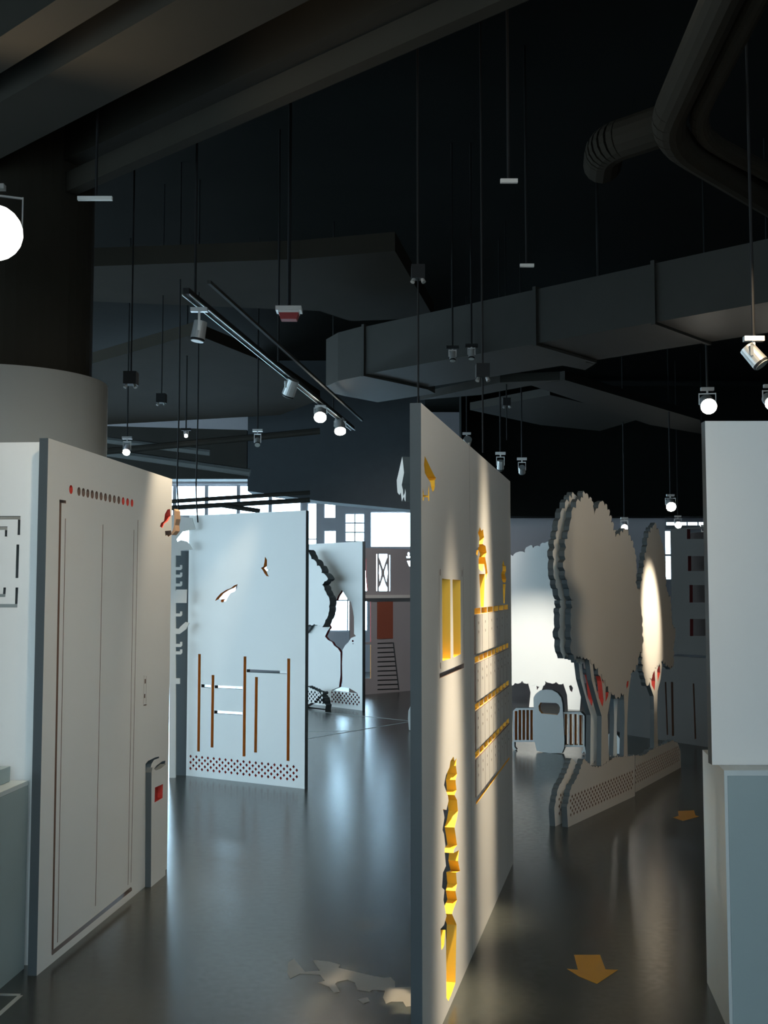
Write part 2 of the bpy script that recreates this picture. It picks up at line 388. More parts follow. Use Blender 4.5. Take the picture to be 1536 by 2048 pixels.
# table box in front of it
tb = [at_z(0, 1978), at_z(48, 1937)]
d = (tb[1] - tb[0]).normalized(); nrm = Vector((-d.y, d.x, 0)); nrm = nrm if nrm.x < 0 else -nrm
a = tb[1] - d * 1.2; b = tb[1]; wv = nrm * .30
bx = empty('display_plinth', (a + b) / 2 + wv / 2, 'pale display plinth standing at the left frame edge', 'plinth')
def quadbox(name, pts, z0, z1, m, parent=None):
    return MB().prism([Vector((p.x, p.y, z0)) for p in pts], (0, 0, z1 - z0)).build(name, m, parent)
quadbox('body', [a, b, b + wv, a + wv], 0, .775, TEALG, bx)
quadbox('top_board', [a - nrm * .0, b, b + wv, a + wv], .776, .795, TABLE, bx)
q = at_z(20, 1562, .797); 
tag(quadbox('storage_box', [q - d * .4, q, q + wv * .4, q - d * .4 + wv * .4], .797, .86, TEALG), 'low grey-green box on the plinth at the left edge', 'box')
hd = MB(); yy = q.y + .1
hd.prism([at_y(x, y, yy) for x, y in [(-12, 1520), (-12, 1487), (4, 1482), (10, 1474), (22, 1474), (20, 1484), (5, 1498), (2, 1503), (-2, 1530)]], (0, .03, 0))
hd.box(at_y(-16, 1520, yy + .015) , (.03, .03, .14))
tag(hd.build('desk_lamp', BLACK), 'dark angled fitting sticking up from the plinth at the left edge', 'fitting')

# ------------------------------------------------------------------ blue-lit partition with birds, posts and lattice
pf = gframe(372, 1551, 610, 1578)
w0 = 0.0; w1 = pf.uv(610.5, 1300)[0]
pb = empty('partition_panel', pf.P(0, 0), 'wide pale-blue partition with flying birds, slender posts and a lattice base', 'partition')
hP = []
for (x, ya, yb, xb) in [(399, 1308, 1503, 397), (426, 1350, 1495, 424), (490, 1313, 1513, 488), (513, 1354, 1505, 511), (577.5, 1317, 1522, 576)]:
    hP.append((slot(pf, x, ya, xb, yb, .030), 4))
for s in [(402.5, 1371.5, 421.5, 1373), (429.5, 1373.5, 485, 1376), (493.5, 1341.5, 573.5, 1345), (428.5, 1424, 484.5, 1427.5)]: hP.append((slot(pf, *s, .026), 1))
for (x, y) in [(393, 1370), (421 - 2, 1422.5), (485.5 - 1, 1341), (507.3, 1430)]:
    pass
hP.append((poly(pf, [(530, 1113), (534, 1120), (534, 1131), (532, 1138), (540, 1140), (533, 1142), (535, 1148), (538, 1153), (533, 1152), (529, 1147), (526, 1141), (522, 1136), (527, 1133), (529, 1124)]), 4))
hP.append((poly(pf, [(475, 1168), (474, 1176), (469, 1183), (461, 1186), (455, 1195), (452, 1202), (444, 1205), (441, 1202), (445, 1198), (438, 1198), (430, 1202), (433, 1196), (441, 1187), (452, 1180), (462, 1176), (468, 1171)]), 4))
hP += [(h, 3) for h in lattice(.05, w1 - .06, .066)]
plate('board', pf, rect(w0, 0, w1, H), hP, .045, PM, pb)
# pieces at the board's left end: a dark return and a strip of hooks
ya = pf.P(0, 0).y
e = MB(); a = at_y(345, 1500, ya + .02); e_ = Frame((a.x, ya + .02), (pf.P(0, 0).x - .003, ya + .0))
rt = plate('end_return', e_, rect(0, 0, e_.L, e_.uv(360, 1102)[1]), [], .03, [EDGE, EDGE], pb)
sf = Frame((at_y(337, 1500, ya - .12).x, ya - .12), (at_y(350.5, 1500, ya - .12).x, ya - .12))
ztop = sf.uv(345, 1062)[1]
hk = []
right = [(350, 1555)]
def hook(y): return [(351, y + 5), (361, y + 5), (363.5, y + 2), (363.5, y - 5), (360, y - 5), (360, y - 1), (351, y - 1)]
pts = [(351, 1548), (351, 1368), (359, 1368), (359, 1357), (351, 1357)]
for y in (1304, 1289): pts += hook(y)
pts += [(351, 1268), (359, 1268), (372, 1258), (378, 1246), (371, 1244), (361, 1253), (357, 1258), (351, 1257)]
pts += hook(1228)
pts += [(351, 1206), (372, 1206), (373, 1179), (353, 1179), (351, 1182)]
for y in (1168, 1150, 1135): pts += hook(y)
pts += [(351, 1111), (361, 1111), (361, 1101), (385, 1099), (381, 1092), (374, 1083), (362, 1080), (354, 1084), (352, 1078), (364, 1063), (390, 1058), (384, 1036), (368, 1034), (352, 1030)]
outl = poly(sf, pts) ; outl[0] = (outl[0][0], 0)
outl = outl + [(outl[-1][0] - .05, outl[-1][1]), (outl[0][0] - .055, 0)]
hsx = empty('hook_board', sf.P(0, 0), 'narrow white board edged with small hooks and tiles beside the bird partition', 'sign')
plate('board', sf, outl, [], .03, [WHITE, WHITE, WHITE], hsx)

# ------------------------------------------------------------------ lattice partition further back with a lamp-and-tree opening
qf = gframe(614, 1407, 727, 1421.5)
x_l = qf.uv(560, 1300)[0]; x_r = qf.uv(726, 1300)[0]
qp = empty('partition_panel', qf.P(x_l, 0), 'far pale-blue partition with a gnarled tree outline and lattice base', 'partition')
hQ = []
hQ.append((poly(qf, [(684, 1180), (690, 1190), (697, 1200), (702, 1204), (706, 1222), (708, 1235), (708, 1268), (712, 1272), (702, 1276), (697, 1284), (690, 1291), (685, 1300), (684, 1330), (685, 1374),
                     (698, 1376), (716, 1387), (662, 1381), (678, 1374), (681, 1350), (681, 1305), (676, 1297), (668, 1291), (664, 1284), (656, 1280), (650, 1273), (655, 1262), (660, 1255), (654, 1245),
                     (653, 1233), (664, 1228), (656, 1210), (664, 1200), (672, 1202), (676, 1192), (680, 1186)]), 5))
for s in [(705.5, 1280, 705.5, 1284, .035), (706, 1287, 706, 1288, .03)]: hQ.append((slot(qf, *s), 5))
hQ += [(h, 5) for h in lattice(qf.uv(664, 1400)[0], x_r - .05, .075, 5, .078, .031, .019)]
# gnarled branch groove
br = [(614, 1100), (622, 1108), (626, 1118), (634, 1122), (637, 1132), (645, 1137), (646, 1146), (654, 1150), (659, 1158), (652, 1163), (647, 1170), (652, 1180), (657, 1190), (662, 1200)]
plate('board', qf, rect(x_l, 0, x_r, H), hQ, .04, PM, qp)
plate('end_cap', Frame(qf.P(x_r, 0).xy, (qf.P(x_r, 0) + Vector((.025, .07, 0))).xy), rect(0, 0, .03, H), [], .01, [EDGE, EDGE], qp)
cq = qf.off(.30)
cpts = poly(cq, [(600, 1100)] + [(x - 3, y) for x, y in br] + [(657, 1226), (651, 1240), (646, 1252), (640, 1251), (628, 1248), (612, 1250), (600, 1250)])
crf = empty('tree_crown_cutout', cq.P(*cpts[0]), 'scalloped white crown cutout overlapping the far lattice partition', 'cutout')
plate('board', cq, jag(ccw(cpts), -.016, .09, True, 8), [], .12, PM, crf)
for z_ in (1.2, 1.75): MB().box(cq.P(cpts[0][0] + .12, z_) - cq.n * .21, (.04, .179, .04), cq.u).build('bracket', EDGE, crf)
# bush in front
bq = qf.off(.35)
bpt = [(606, 1421), (606, 1375), (614, 1372), (628, 1378), (640, 1386), (648, 1396), (652, 1410), (650, 1423.5)]
bpts = poly(bq, bpt); bpts[0] = (bpts[0][0], 0); bpts[-1] = (bpts[-1][0], 0)
bushf = empty('bush_cutout', bq.P(bpts[0][0], 0), 'low white bush cutout with lattice holes before the far tree partition', 'cutout')
plate('board', bq, bpts[:1] + jag(bpts[1:-1], -.012, .06, False, 3) + bpts[-1:], [(h, 1) for h in lattice(bq.uv(616, 1400)[0], bq.uv(645, 1400)[0], .10, 5, .078, .031, .019)], .10, PM, bushf)
# leaf/bud beside it at mid height (part of the far partition)
bud = MB().prism([qf.off(.05).P(*qf.off(.05).uv(x, y)) for x, y in [(614, 1238), (622, 1242), (626, 1247), (620, 1258), (613, 1267)]], -qf.n * .04)
bud.build('leaf_tip', EDGE, qp)

# ------------------------------------------------------------------ house front with balcony and steps (far)
hf = gframe(700, 1392, 860, 1378)
hfp = empty('house_cutout', hf.P(0, 0), 'grey house-front partition with railing cutouts, red door and steps', 'partition')
hu0 = hf.uv(700, 1300)[0]; hu1 = hf.uv(880, 1300)[0]; htop = H
hh = []
for s in [(754.3, 1108, 754.3, 1182, .034), (780, 1110, 780, 1182, .034)]: hh.append((slot(hf, *s), 0))
hh.append((poly(hf, [(758, 1108), (776, 1108), (776, 1115), (773, 1122), (767, 1141), (761, 1122), (758, 1115)]), 0))
hh.append((poly(hf, [(758, 1182), (776, 1182), (776, 1175), (773, 1170), (767, 1151), (761, 1170), (758, 1175)]), 0))
hh.append((poly(hf, [(759, 1124), (764, 1142), (764, 1150), (760, 1168), (758, 1146)]), 0))
hh.append((poly(hf, [(775, 1124), (777, 1146), (774, 1168), (769, 1150), (769, 1142)]), 0))
hh.append((poly(hf, [(729, 1120), (733, 1116), (733, 1150), (736, 1182), (729, 1182)]), 3))
hh.append((poly(hf, [(728, 1203), (742, 1203), (742, 1284), (728, 1284)]), 3)); hh.append((poly(hf, [(728, 1289), (742, 1289), (742, 1357), (728, 1357)]), 4))
hh.append((disc(*hf.uv(818, 1108), .035, 8), 0)); hh.append((poly(hf, [(813, 1112), (823, 1112), (823, 1116), (813, 1116)]), 0)); hh.append((poly(hf, [(814, 1122), (823, 1121), (823, 1135), (818, 1132)]), 0))
for k in range(11):
    y = 1286.5 + k * 9.2; hh.append((slot(hf, 755, y + .6, 788 + k * .9, y - .6, .018), 1))
plate('board', hf, rect(hu0, 0, hu1, htop), hh, .02, [GREYP, EDGE, GREYP, RED, ORG, DRED], hfp)
hg = hf.off(.012)
plate('stair_rail', hg, poly(hg, [(786.5, 1285), (788, 1285), (799, 1380), (797.5, 1380)]), [], .011, [EDGE, EDGE], hfp)
plate('door_panel', hg, poly(hg, [(755, 1204), (786, 1203), (786, 1277), (755, 1278)]), [], .011, [BROWN, BROWN], hfp)
z1195 = hf.uv(760, 1193)[1]
MB().box(hf.P((hu0 + hu1) / 2, z1195) + hf.n * .06, (hu1 - hu0, .12, .05), hf.u).build('balcony_ledge', WHITE, hfp)

hs_ = hf.off(-.07); MB().box(hs_.P((hf.uv(750, 1300)[0] + hu1) / 2, .64), (hu1 - hf.uv(750, 1300)[0], .02, 1.28), hs_.u).build('back_sheet', EDGE, hfp)  # unseen dark sheet added so the step slots look dark, not bright
# ------------------------------------------------------------------ tree cutouts on the right
tf = gframe(1135, 1655, 1270, 1592)
tp = empty('tree_cutout', tf.P(0, 0), 'large double-layered pale tree cutout with red-lined trunk and lattice hedge base', 'cutout')
tf2_o = at_z(1268, 1592); tf2 = Frame(at_z(1270, 1585), at_z(1362, 1535))
tp2 = empty('tree_cutout', tf2.P(0, 0), 'smaller pale tree cutout behind the large one, lit by a bright spot', 'cutout')
crown1 = [(1160, 1312), (1147, 1310), (1143, 1280), (1142, 1230), (1147, 1200), (1138, 1178), (1130, 1142), (1132, 1095), (1138, 1060), (1143, 1035), (1152, 1016), (1161, 1004), (1171, 988), (1184, 1008), (1189, 1030),
          (1203, 1003), (1215, 1020), (1222, 1045), (1231, 1075), (1240, 1072), (1252, 1060), (1262, 1082), (1270, 1108), (1273, 1135), (1271, 1165), (1278, 1190), (1283, 1230), (1284, 1290), (1272, 1330), (1260, 1348), (1248, 1378),
          (1236, 1393), (1222, 1384), (1210, 1360), (1196, 1335), (1180, 1318)]
trunk1 = [(1178, 1312), (1196, 1320), (1212, 1346), (1226, 1370), (1221, 1400), (1216, 1430), (1219, 1530), (1203, 1540), (1204, 1432), (1196, 1405), (1184, 1360)]
t1h = [[(1186, 1324), (1195, 1332), (1204, 1362), (1208, 1400), (1206, 1414), (1196, 1390), (1189, 1355)], [(1203, 1346), (1207, 1352), (1208, 1368), (1204, 1358)], [(1214, 1356), (1219, 1372), (1217, 1392), (1212, 1404), (1212, 1378)]]
hedge1 = [(1136, 1660), (1134, 1620), (1142, 1578), (1158, 1548), (1168, 1518), (1180, 1532), (1196, 1536), (1212, 1528), (1228, 1516), (1250, 1514), (1269.5, 1512), (1270, 1592)]
def tree(fr, parent, crown, trunks, hedge, ulat, seed, back=True, hedge_from=None):
    for k, (dd, ) in enumerate([(0,), (-.085,)] if back else [(0,)]):
        g = fr.off(dd)
        sh = lambda pts: [(u, z) for u, z in poly(fr, pts)]
        cr = jag(ccw(sh(crown)), -.032, .075, True, seed + k)
        plate('crown', g, cr, [], .042, PM, parent)
        for tr, hs in trunks:
            plate('trunk', g.off(-.003), sh(tr), [(sh(h), 3) for h in hs], .036, PM, parent)
        hd_ = sh(hedge); hd_[0] = (hd_[0][0], 0); hd_[-1] = (hd_[-1][0], 0)
        if k == 1: hd_ = [(u - .02, z) for u, z in hd_]
        body = [hd_[0]] + jag(hd_[1:-1], .010, .05, False, seed + 9 + k) + [hd_[-1]]
        plate('hedge_base', g, body, [(h, 6) for h in lattice(ulat[0], ulat[1], .075, 6, .058, .024, .0125)], .042, PM, parent)
trk2 = [(1247, 1372), (1252, 1352), (1260, 1342), (1263, 1352), (1259, 1378), (1257, 1400), (1255, 1450), (1256, 1518), (1248, 1518), (1250, 1440), (1249, 1400)]
tree(tf, tp, crown1, [(trunk1, t1h), (trk2, [[(1253, 1352), (1259, 1350), (1257, 1372), (1254, 1378)]])], hedge1, (.06, tf.L - .03), 11)
# dark spacer core between the two layers, seen at the left end
cr0 = poly(tf, crown1)
crown2 = [(1284, 1300), (1279, 1240), (1277, 1190), (1284, 1160), (1290, 1120), (1297, 1075), (1308, 1050), (1319, 1070), (1327, 1100), (1331, 1150), (1331, 1172), (1341, 1205), (1344, 1250), (1351, 1268), (1346, 1300), (1347, 1328), (1339, 1334), (1326, 1318), (1310, 1335), (1300, 1356), (1294, 1372), (1287, 1345)]
trunk3 = [(1299, 1352), (1306, 1335), (1322, 1318), (1325, 1330), (1322, 1358), (1316, 1382), (1315, 1420), (1317, 1500), (1309, 1502), (1309, 1420), (1308, 1392), (1301, 1372)]
t3h = [[(1303, 1356), (1310, 1340), (1311, 1362), (1310, 1382), (1304, 1370)], [(1315, 1340), (1320, 1326), (1321, 1345), (1316, 1364)]]
hedge2 = [(1270.5, 1590), (1270.5, 1512), (1288, 1512), (1300, 1502), (1322, 1492), (1345, 1482), (1356, 1488), (1361, 1505), (1362, 1535)]
tree(tf2, tp2, crown2, [(trunk3, t3h)], hedge2, (.03, tf2.L - .04), 31, back=False)

# white spot-lit tree behind
wf = Frame(at_z(1010, 1415), at_z(1165, 1420))
wt = empty('tree_cutout', wf.P(0, 0), 'white tree cutout in the background brightly lit by a spot', 'cutout')
wc = [(1005, 1372), (1003, 1120), (1012, 1108), (1026, 1112), (1036, 1104), (1050, 1105), (1058, 1092), (1066, 1096), (1080, 1093), (1090, 1086), (1102, 1083), (1116, 1084), (1150, 1100), (1160, 1180), (1160, 1360),
      (1140, 1366), (1128, 1366), (1112, 1364), (1100, 1366), (1090, 1362), (1084, 1372), (1058, 1366), (1044, 1362), (1030, 1366), (1016, 1372)]
wp = poly(wf, wc)
plate('crown', wf, jag(ccw(wp), -.02, .09, True, 5), [], .05, PM, wt)
for tr in ([(1055, 1362), (1090, 1362), (1082, 1385), (1080, 1440), (1058, 1440), (1061, 1385)], [(1124, 1360), (1164, 1360), (1160, 1440), (1136, 1440), (1134, 1390)]):
    g = poly(wf, tr); g[-1 if False else 3] = (g[3][0], 0); 
    zs = [max(0, z) for _, z in g]; g = [(u, max(0, z)) for u, z in g]
    h = [poly(wf, [(1075, 1366), (1077, 1362.5), (1079, 1364), (1078, 1374), (1074, 1380), (1073, 1372)])] if tr[0][0] == 1055 else [poly(wf, [(1138, 1372), (1142, 1370), (1146, 1376), (1144, 1384), (1140, 1381)])]
    plate('trunk', wf.off(-.004), ccw(list(dict.fromkeys(g))), [(x, 5) for x in h], .04, PM, wt)

# grey wall behind (right part of the room)
gw = MB().box((3.35, 19.4, 1.5), (3.2, .12, 3.0)).build('back_screen', GREYP)
tag(gw, 'plain grey screen wall behind the white spot-lit tree', 'screen')

# small railing cutout with rounded board
rf = gframe(1066, 1504, 1128, 1508)
rc = empty('railing_cutout', rf.P(0, 0), 'small white rounded board with oval opening between two low railings', 'cutout')
bpt = [(1073, 1500), (1068, 1478), (1067.5, 1420), (1067, 1395), (1072, 1387), (1080, 1381), (1092, 1379), (1104, 1380), (1115, 1386), (1122, 1395), (1125, 1408), (1127, 1450), (1129, 1480), (1128, 1496), (1124, 1505), (1100, 1505), (1085, 1503)]
g = poly(rf, bpt); g = [(u, max(0, z)) for u, z in g]
oval = poly(rf, [(1081, 1405), (1112, 1406), (1117, 1409), (1120, 1415), (1119, 1424), (1115, 1430), (1083, 1427), (1078, 1421), (1077, 1412)])
zb_ = min(z for u, z in g)
g = [(u, z - zb_ if z < .03 else z) for u, z in g]
plate('board', rf, g, [(oval, 4)], .06, PM, rc)
def railing(xa, xb, ya, yb, out):
    r2 = rf.off(-.02)
    fr_o = poly(r2, [(xa, ya + 6), (xa + 6, ya), (xb, ya), (xb, yb), (xa, yb)]) if out < 0 else poly(r2, [(xa, ya), (xb - 8, ya), (xb, ya + 8), (xb, yb), (xa, yb)])
    hs = []; n = 5 if out < 0 else 4; st = (xb - xa - 4) / n
    for k in range(n):
        x0_ = xa + 3.5 + st * k; y0_ = ya + (6 if (out < 0 and k == 0) or (out > 0 and k == n - 1) else 4)
        hs.append((poly(r2, [(x0_, y0_), (x0_ + st - 2.6, y0_), (x0_ + st - 2.6, yb - 4), (x0_, yb - 4)]), 4))
    plate('railing', r2, fr_o, hs, .08, PM, rc)
    # foot
    xf = xa if out < 0 else xb
    ft = [(xf - 1.5, yb - 1), (xf + 2.5, yb - 1), (xf + 3, 1494), (xf + 7 if True else 0, 1499), (xf + 4, 1502), (xf, 1499), (xf - 1.5, 1492)] if out < 0 else [(xf - 3, yb - 1), (xf + 1, yb - 1), (xf + 2, 1500), (xf + 6, 1508), (xf + 2, 1508), (xf - 1, 1503), (xf - 5, 1508), (xf - 6, 1503), (xf - 3, 1499)]
    plate('foot', r2, [(u, max(0, z)) for u, z in poly(r2, ft)], [], .045, PM, rc)
railing(1026, 1069, 1416, 1484, -1); railing(1126, 1169, 1424, 1494, 1)

# small lattice scrap behind the trunk
sf_ = gframe(1217, 1509, 1240, 1512)
g = poly(sf_, [(1216, 1512), (1216, 1470), (1222, 1463), (1232, 1466), (1240, 1478), (1241, 1512)]); g[0] = (g[0][0], 0); g[-1] = (g[-1][0], 0)
sb = empty('bush_cutout', sf_.P(0, 0), 'small white bush cutout with dark diamond holes behind the tree trunk', 'cutout')
plate('board', sf_, g, [(dia(u, z, .018), 1) for u, z in poly(sf_, [(1223, 1481), (1230, 1487), (1223, 1493), (1230, 1500), (1222, 1505)])], .08, PM, sb)

# tower-block partition at far right
kf = gframe(1255, 1470, 1420, 1495)
k0 = kf.uv(1345, 1300)[0]; k1 = kf.uv(1440, 1300)[0]; kl = kf.uv(1225, 1300)[0]
kp = empty('house_cutout', kf.P(kl, 0), 'grey tower-block partition with brown window openings at far right', 'partition')
hk = []
for (x0_, y0_, x1_, y1_) in [(1379, 1170, 1412, 1205), (1380, 1238, 1412, 1272), (1376, 1112, 1412, 1142)]: hk.append((poly(kf, [(x0_, y1_), (x1_, y1_), (x1_, y0_), (x0_, y0_)]), 5))
hk.append((poly(kf, [(1374, 1058), (1412, 1058), (1412, 1078), (1374, 1078)]), 5))
for s in [(1331, 1364, 1335, 1470, .02), (1344, 1364, 1346, 1472, .03), (1387, 1367, 1391, 1478, .02)]: hk.append((slot(kf, *s), 6))
zs = kf.uv(1380, 1312)[1]
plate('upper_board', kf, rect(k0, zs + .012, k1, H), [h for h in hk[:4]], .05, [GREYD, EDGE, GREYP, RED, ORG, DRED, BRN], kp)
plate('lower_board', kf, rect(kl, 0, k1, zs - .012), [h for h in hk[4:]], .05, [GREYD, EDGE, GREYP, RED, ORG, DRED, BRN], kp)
bk = kf.off(-.30)
MB().box(bk.P((k0 + k1) / 2, 1.62), (k1 - k0 - .05, .02, 1.25), kf.u).build('back_sheet', BACKB, kp)

# ------------------------------------------------------------------ right-hand counter and wall
cl = at_z(1420, 1965); cn = at_z(1466, 2068)
ctr = empty('counter', ((cl.x + 2.4) / 2, (cl.y + cn.y) / 2, 0), 'pale grey-green counter at the right frame edge', 'counter')
dv = (cl - cn).normalized(); rv = Vector((dv.y, -dv.x, 0)); rv = Vector((1, 0.0, 0))
ptsb = [cn, cl, cl + rv * 1.1, cn + rv * 1.1]
quadbox('body', [cn + rv * .002 + Vector((0, .004, 0)), cl + rv * .002, cl + rv * 1.1, cn + rv * 1.1 + Vector((0, .004, 0))], 0, .93, TEALG, ctr)
quadbox('top_board', ptsb, .931, .951, TABLE, ctr)
# side cheek, paler, with thin front edge
ch = Vector((-.012, 0, 0))
quadbox('side_cheek', [cn + ch, cl + ch, cl, cn], 0, .951, TABLE, ctr)
wr = Frame((at_y(1424, 1520, 4.27).x, 4.27), (3.2, 4.27))
wpn = empty('partition_panel', wr.P(0, .952), 'plain pale partition standing on the counter at the right frame edge', 'partition')
plate('board', wr, rect(0, .952, 1.6, H), [], .05, PM, wpn)

# ------------------------------------------------------------------ floor graphics
def floor_patch(name, px, m, z=.0012):
    pts = [at_z(*p) for p in px]; vs = [Vector((p.x, p.y, z)) for p in pts]
    return MB().prism([v - Vector((0, 0, z * .8)) for v in vs], (0, 0, z * .8)).build(name, m)
tag(floor_patch('floor_arrow', [(1148, 1910), (1200, 1910), (1211, 1939), (1236, 1940), (1194, 1968), (1158, 1953), (1134, 1938), (1156, 1940)], ARROW), 'bright yellow arrow on the floor in the right foreground', 'floor arrow')
tag(floor_patch('floor_arrow', [(1356, 1622), (1388, 1621), (1391, 1631), (1398, 1633), (1366, 1642), (1346, 1635), (1357, 1632)], ARROW), 'dim yellow arrow on the floor beyond the tree hedge', 'floor arrow')
tag(floor_patch('floor_map', [(574, 1945), (577, 1925), (588, 1918), (600, 1932), (610, 1944), (640, 1942), (630, 1928), (625, 1920), (660, 1924), (680, 1930), (676, 1936), (715, 1945), (745, 1952), (768, 1956), (782, 1955), (790, 1964), (790, 1975), (826, 1974), (829, 2012), (812, 2014), (806, 2004), (782, 2004), (772, 2008), (766, 1995), (770, 1982), (745, 1980), (738, 1984), (715, 1980), (710, 1966), (695, 1960), (675, 1964), (670, 1968), (680, 1984), (668, 1986), (658, 1974), (636, 1966), (650, 1962), (640, 1950), (600, 1948), (580, 1958)], STAIN), 'grey irregular map-like patch on the floor in front of the middle partition', 'floor graphic')
tag(floor_patch('floor_fleck', [(714, 1999), (735, 1995), (740, 2003), (726, 2008)], STAIN), 'small grey fleck on the floor below the map patch', 'floor graphic')
def line(a, b, wd, label):
    A = at_z(*a); B = at_z(*b); d = (B - A).normalized(); n = Vector((-d.y, d.x, 0)) * wd / 2
    vs = [A - n, B - n, B + n, A + n]
    tag(MB().prism([Vector((v.x, v.y, .0002)) for v in vs], (0, 0, .0012)).build('floor_line', TAPE), label, 'floor line')
line((600, 1480), (822, 1443), .035, 'long white floor line running towards the middle partition')
line((600, 1420), (822, 1442), .03, 'white floor line in front of the far lattice partition')
line((600, 1463), (700, 1462), .03, 'short white floor line between the two longer ones')
line((-60, 1988), (40, 1990), .02, 'white tape line across the floor at the bottom left corner')
line((-20, 2045), (41, 1991), .02, 'slanting white tape line at the bottom left corner')
# sliver of white cutout left of the middle partition
sl = at_z(820, 1462); 
slp = MB().prism([at_y(x, y, sl.y) for x, y in [(818, 1462), (816, 1440), (817, 1425), (821, 1415), (824, 1385), (832, 1385), (832, 1464)]], (0, .04, 0))
so = slp.build('bush_cutout', WHITE); tag(so, 'white scalloped cutout edge peeping out beside the middle partition', 'cutout'); so.location.z = 0

# ------------------------------------------------------------------ ceiling: beams, ducts, tracks
DR = Vector((-.743, .669, 0)); NR = Vector((.669, .743, 0))
def beam(name, pa, pb, z, L0, L1, ztop, m, label, cat):
    A = at_z(*pa, z); B = at_z(*pb, z); a = A.dot(NR); b = B.dot(NR); lo, hi = min(a, b), max(a, b)
    mid = A.dot(DR)
    c = NR * (lo + hi) / 2 + DR * (mid + (L0 + L1) / 2); c.z = (z + ztop) / 2
    o = MB().box(c, (L1 - L0, hi - lo, ztop - z), DR).build(name, m); return tag(o, label, cat)
def cut(c): return c
beam('ceiling_beam', (110, 2), (240, 0), 4.0, -4.5, 4.2, ZC, CEILB, 'dark ceiling beam crossing the top left corner', 'beam')
beam('ceiling_beam', (350, 2), (620, 0), 4.0, -4.5, 4.2, ZC, CEILB, 'wide dark ceiling beam second from the top left corner', 'beam')
beam('ceiling_beam', (800, 2), (960, 0), 4.2, -3.5, 4.4, ZC, CEILB, 'dark ceiling beam third from the top left corner', 'beam')
beam('cable_tray', (1000, 2), (1060, 0), 4.0, -3.0, 3.2, 4.12, CEILB, 'slender dark tray running along the ceiling towards the glaring lamp', 'tray')
# big duct
A = at_z(1072, 687, 3.5); wd = .84
A.z = 0
s0 = (at_z(744, 752, 3.5).xy - A.xy).dot(DR.xy)
dct = empty('air_duct', (A.x, A.y, 3.5), 'large dark rectangular air duct with a rounded elbow, hung above the middle partition', 'duct')
def seg(a, b, gap=.012):
    c = A + NR * wd / 2 + DR * ((a + b) / 2); c.z = 3.71
    MB().box(c, (abs(b - a) - gap, wd, .42), DR).build('duct_section', DUCT, dct)
    c2 = A + NR * wd / 2 + DR * a; c2.z = 3.71
    MB().box(c2, (.03, wd + .04, .46), DR).build('flange', DUCT, dct)
seg(s0, .0); seg(0, -1.0); seg(-1.0, -2.2); seg(-2.2, -4.0)
E0 = A + DR * s0
el = [E0, E0 + DR * .35 + NR * .03, E0 + DR * .62 + NR * .15, E0 + DR * .80 + NR * .36, E0 + DR * .84 + NR * .62, E0 + DR * .84 + NR * 1.1, E0 + DR * .10 + NR * 1.1, E0 + DR * .0 + NR * wd]
MB().prism([Vector((p.x, p.y, 3.49)) for p in el], (0, 0, .44)).build('elbow', DUCT, dct)
for sgn in (0, -2.2):
    c = A + NR * .42 + DR * (sgn - .3)
    MB().tube((c.x, c.y, 3.9), (c.x, c.y, ZC), .012, n=6).build('hanger_rod', BLACK, dct)
# round pipes upper right
def polytube(name, pts, r, m, label, cat, parent=None):
    mb = MB()
    # smooth corner
    P_ = [Vector(p) for p in pts]; out = [P_[0]]
    for i in range(1, len(P_) - 1):
        a, b, c = P_[i - 1], P_[i], P_[i + 1]; d1 = (a - b).normalized(); d2 = (c - b).normalized(); k = min(.35, (a - b).length * .4, (c - b).length * .4)
        s, e = b + d1 * k, b + d2 * k
        for t in range(7):
            t /= 6; out.append(s * (1 - t) ** 2 + b * 2 * t * (1 - t) + e * t * t)
    out.append(P_[-1])
    for i in range(len(out) - 1): mb.tube(out[i], out[i + 1], r, n=16, cap=(i in (0, len(out) - 2)))
    o = mb.build(name, m, parent)
    if label: tag(o, label, cat)
    return o
zp = 4.1
polytube('round_pipe', [at_z(1520, -170, 4.1), at_z(1320, 270, 4.1), at_z(1600, 440, 4.1)], .09, CEILB, 'bent dark round pipe at the upper right, left one of the pair', 'pipe')
polytube('round_pipe', [at_z(1570, -110, 4.1), at_z(1378, 262, 4.1), at_z(1640, 400, 4.1)], .05, CEILB, 'thinner bent dark pipe at the upper right, right one of the pair', 'pipe')
polytube('round_pipe', [at_z(1205, 330, 4.3), at_z(1210, 290, 4.3), at_z(1330, 250, 4.3)], .12, CEILB, 'short fat dark pipe stub left of the bent pipes', 'pipe')
# slabs / trays in the middle distance
def slab(name, px, z, h, m, label, cat='panel'):
    pts = [at_z(*p, z) for p in px]; o = MB().prism(pts, (0, 0, h)).build(name, m); return tag(o, label, cat)
slab('ceiling_panel', [(120, 535), (600, 518), (790, 502), (868, 636), (700, 642), (640, 622), (120, 600)], 4.2, .15, CEILB, 'wide dark ceiling panel above the track with the alarm', 'panel')
slab('ceiling_panel', [(180, 728), (390, 668), (520, 720), (640, 800), (560, 830), (200, 850)], 4.05, .12, CEILB, 'dark lower ceiling panel left of the track lights', 'panel')
slab('ceiling_panel', [(1060, 770), (1130, 760), (1400, 840), (1405, 868), (1300, 850)], 3.9, .1, DUCT, 'dim bluish duct underside beyond the big air duct', 'duct')
slab('ceiling_panel', [(940, 820), (1100, 790), (1290, 835), (1200, 862), (1080, 850)], 4.0, .1, DUCT, 'faint flat duct underside in the far middle of the ceiling', 'duct')
slab('ceiling_panel', [(840, 800), (1000, 765), (1120, 760), (960, 790)], 3.6, .08, DUCT, 'narrow pale duct underside right of the elbow', 'duct')
slab('ceiling_panel', [(1000, 690), (1190, 728), (1170, 740), (990, 704)], 3.75, .05, DUCT, 'slim duct lip under the big air duct', 'duct')
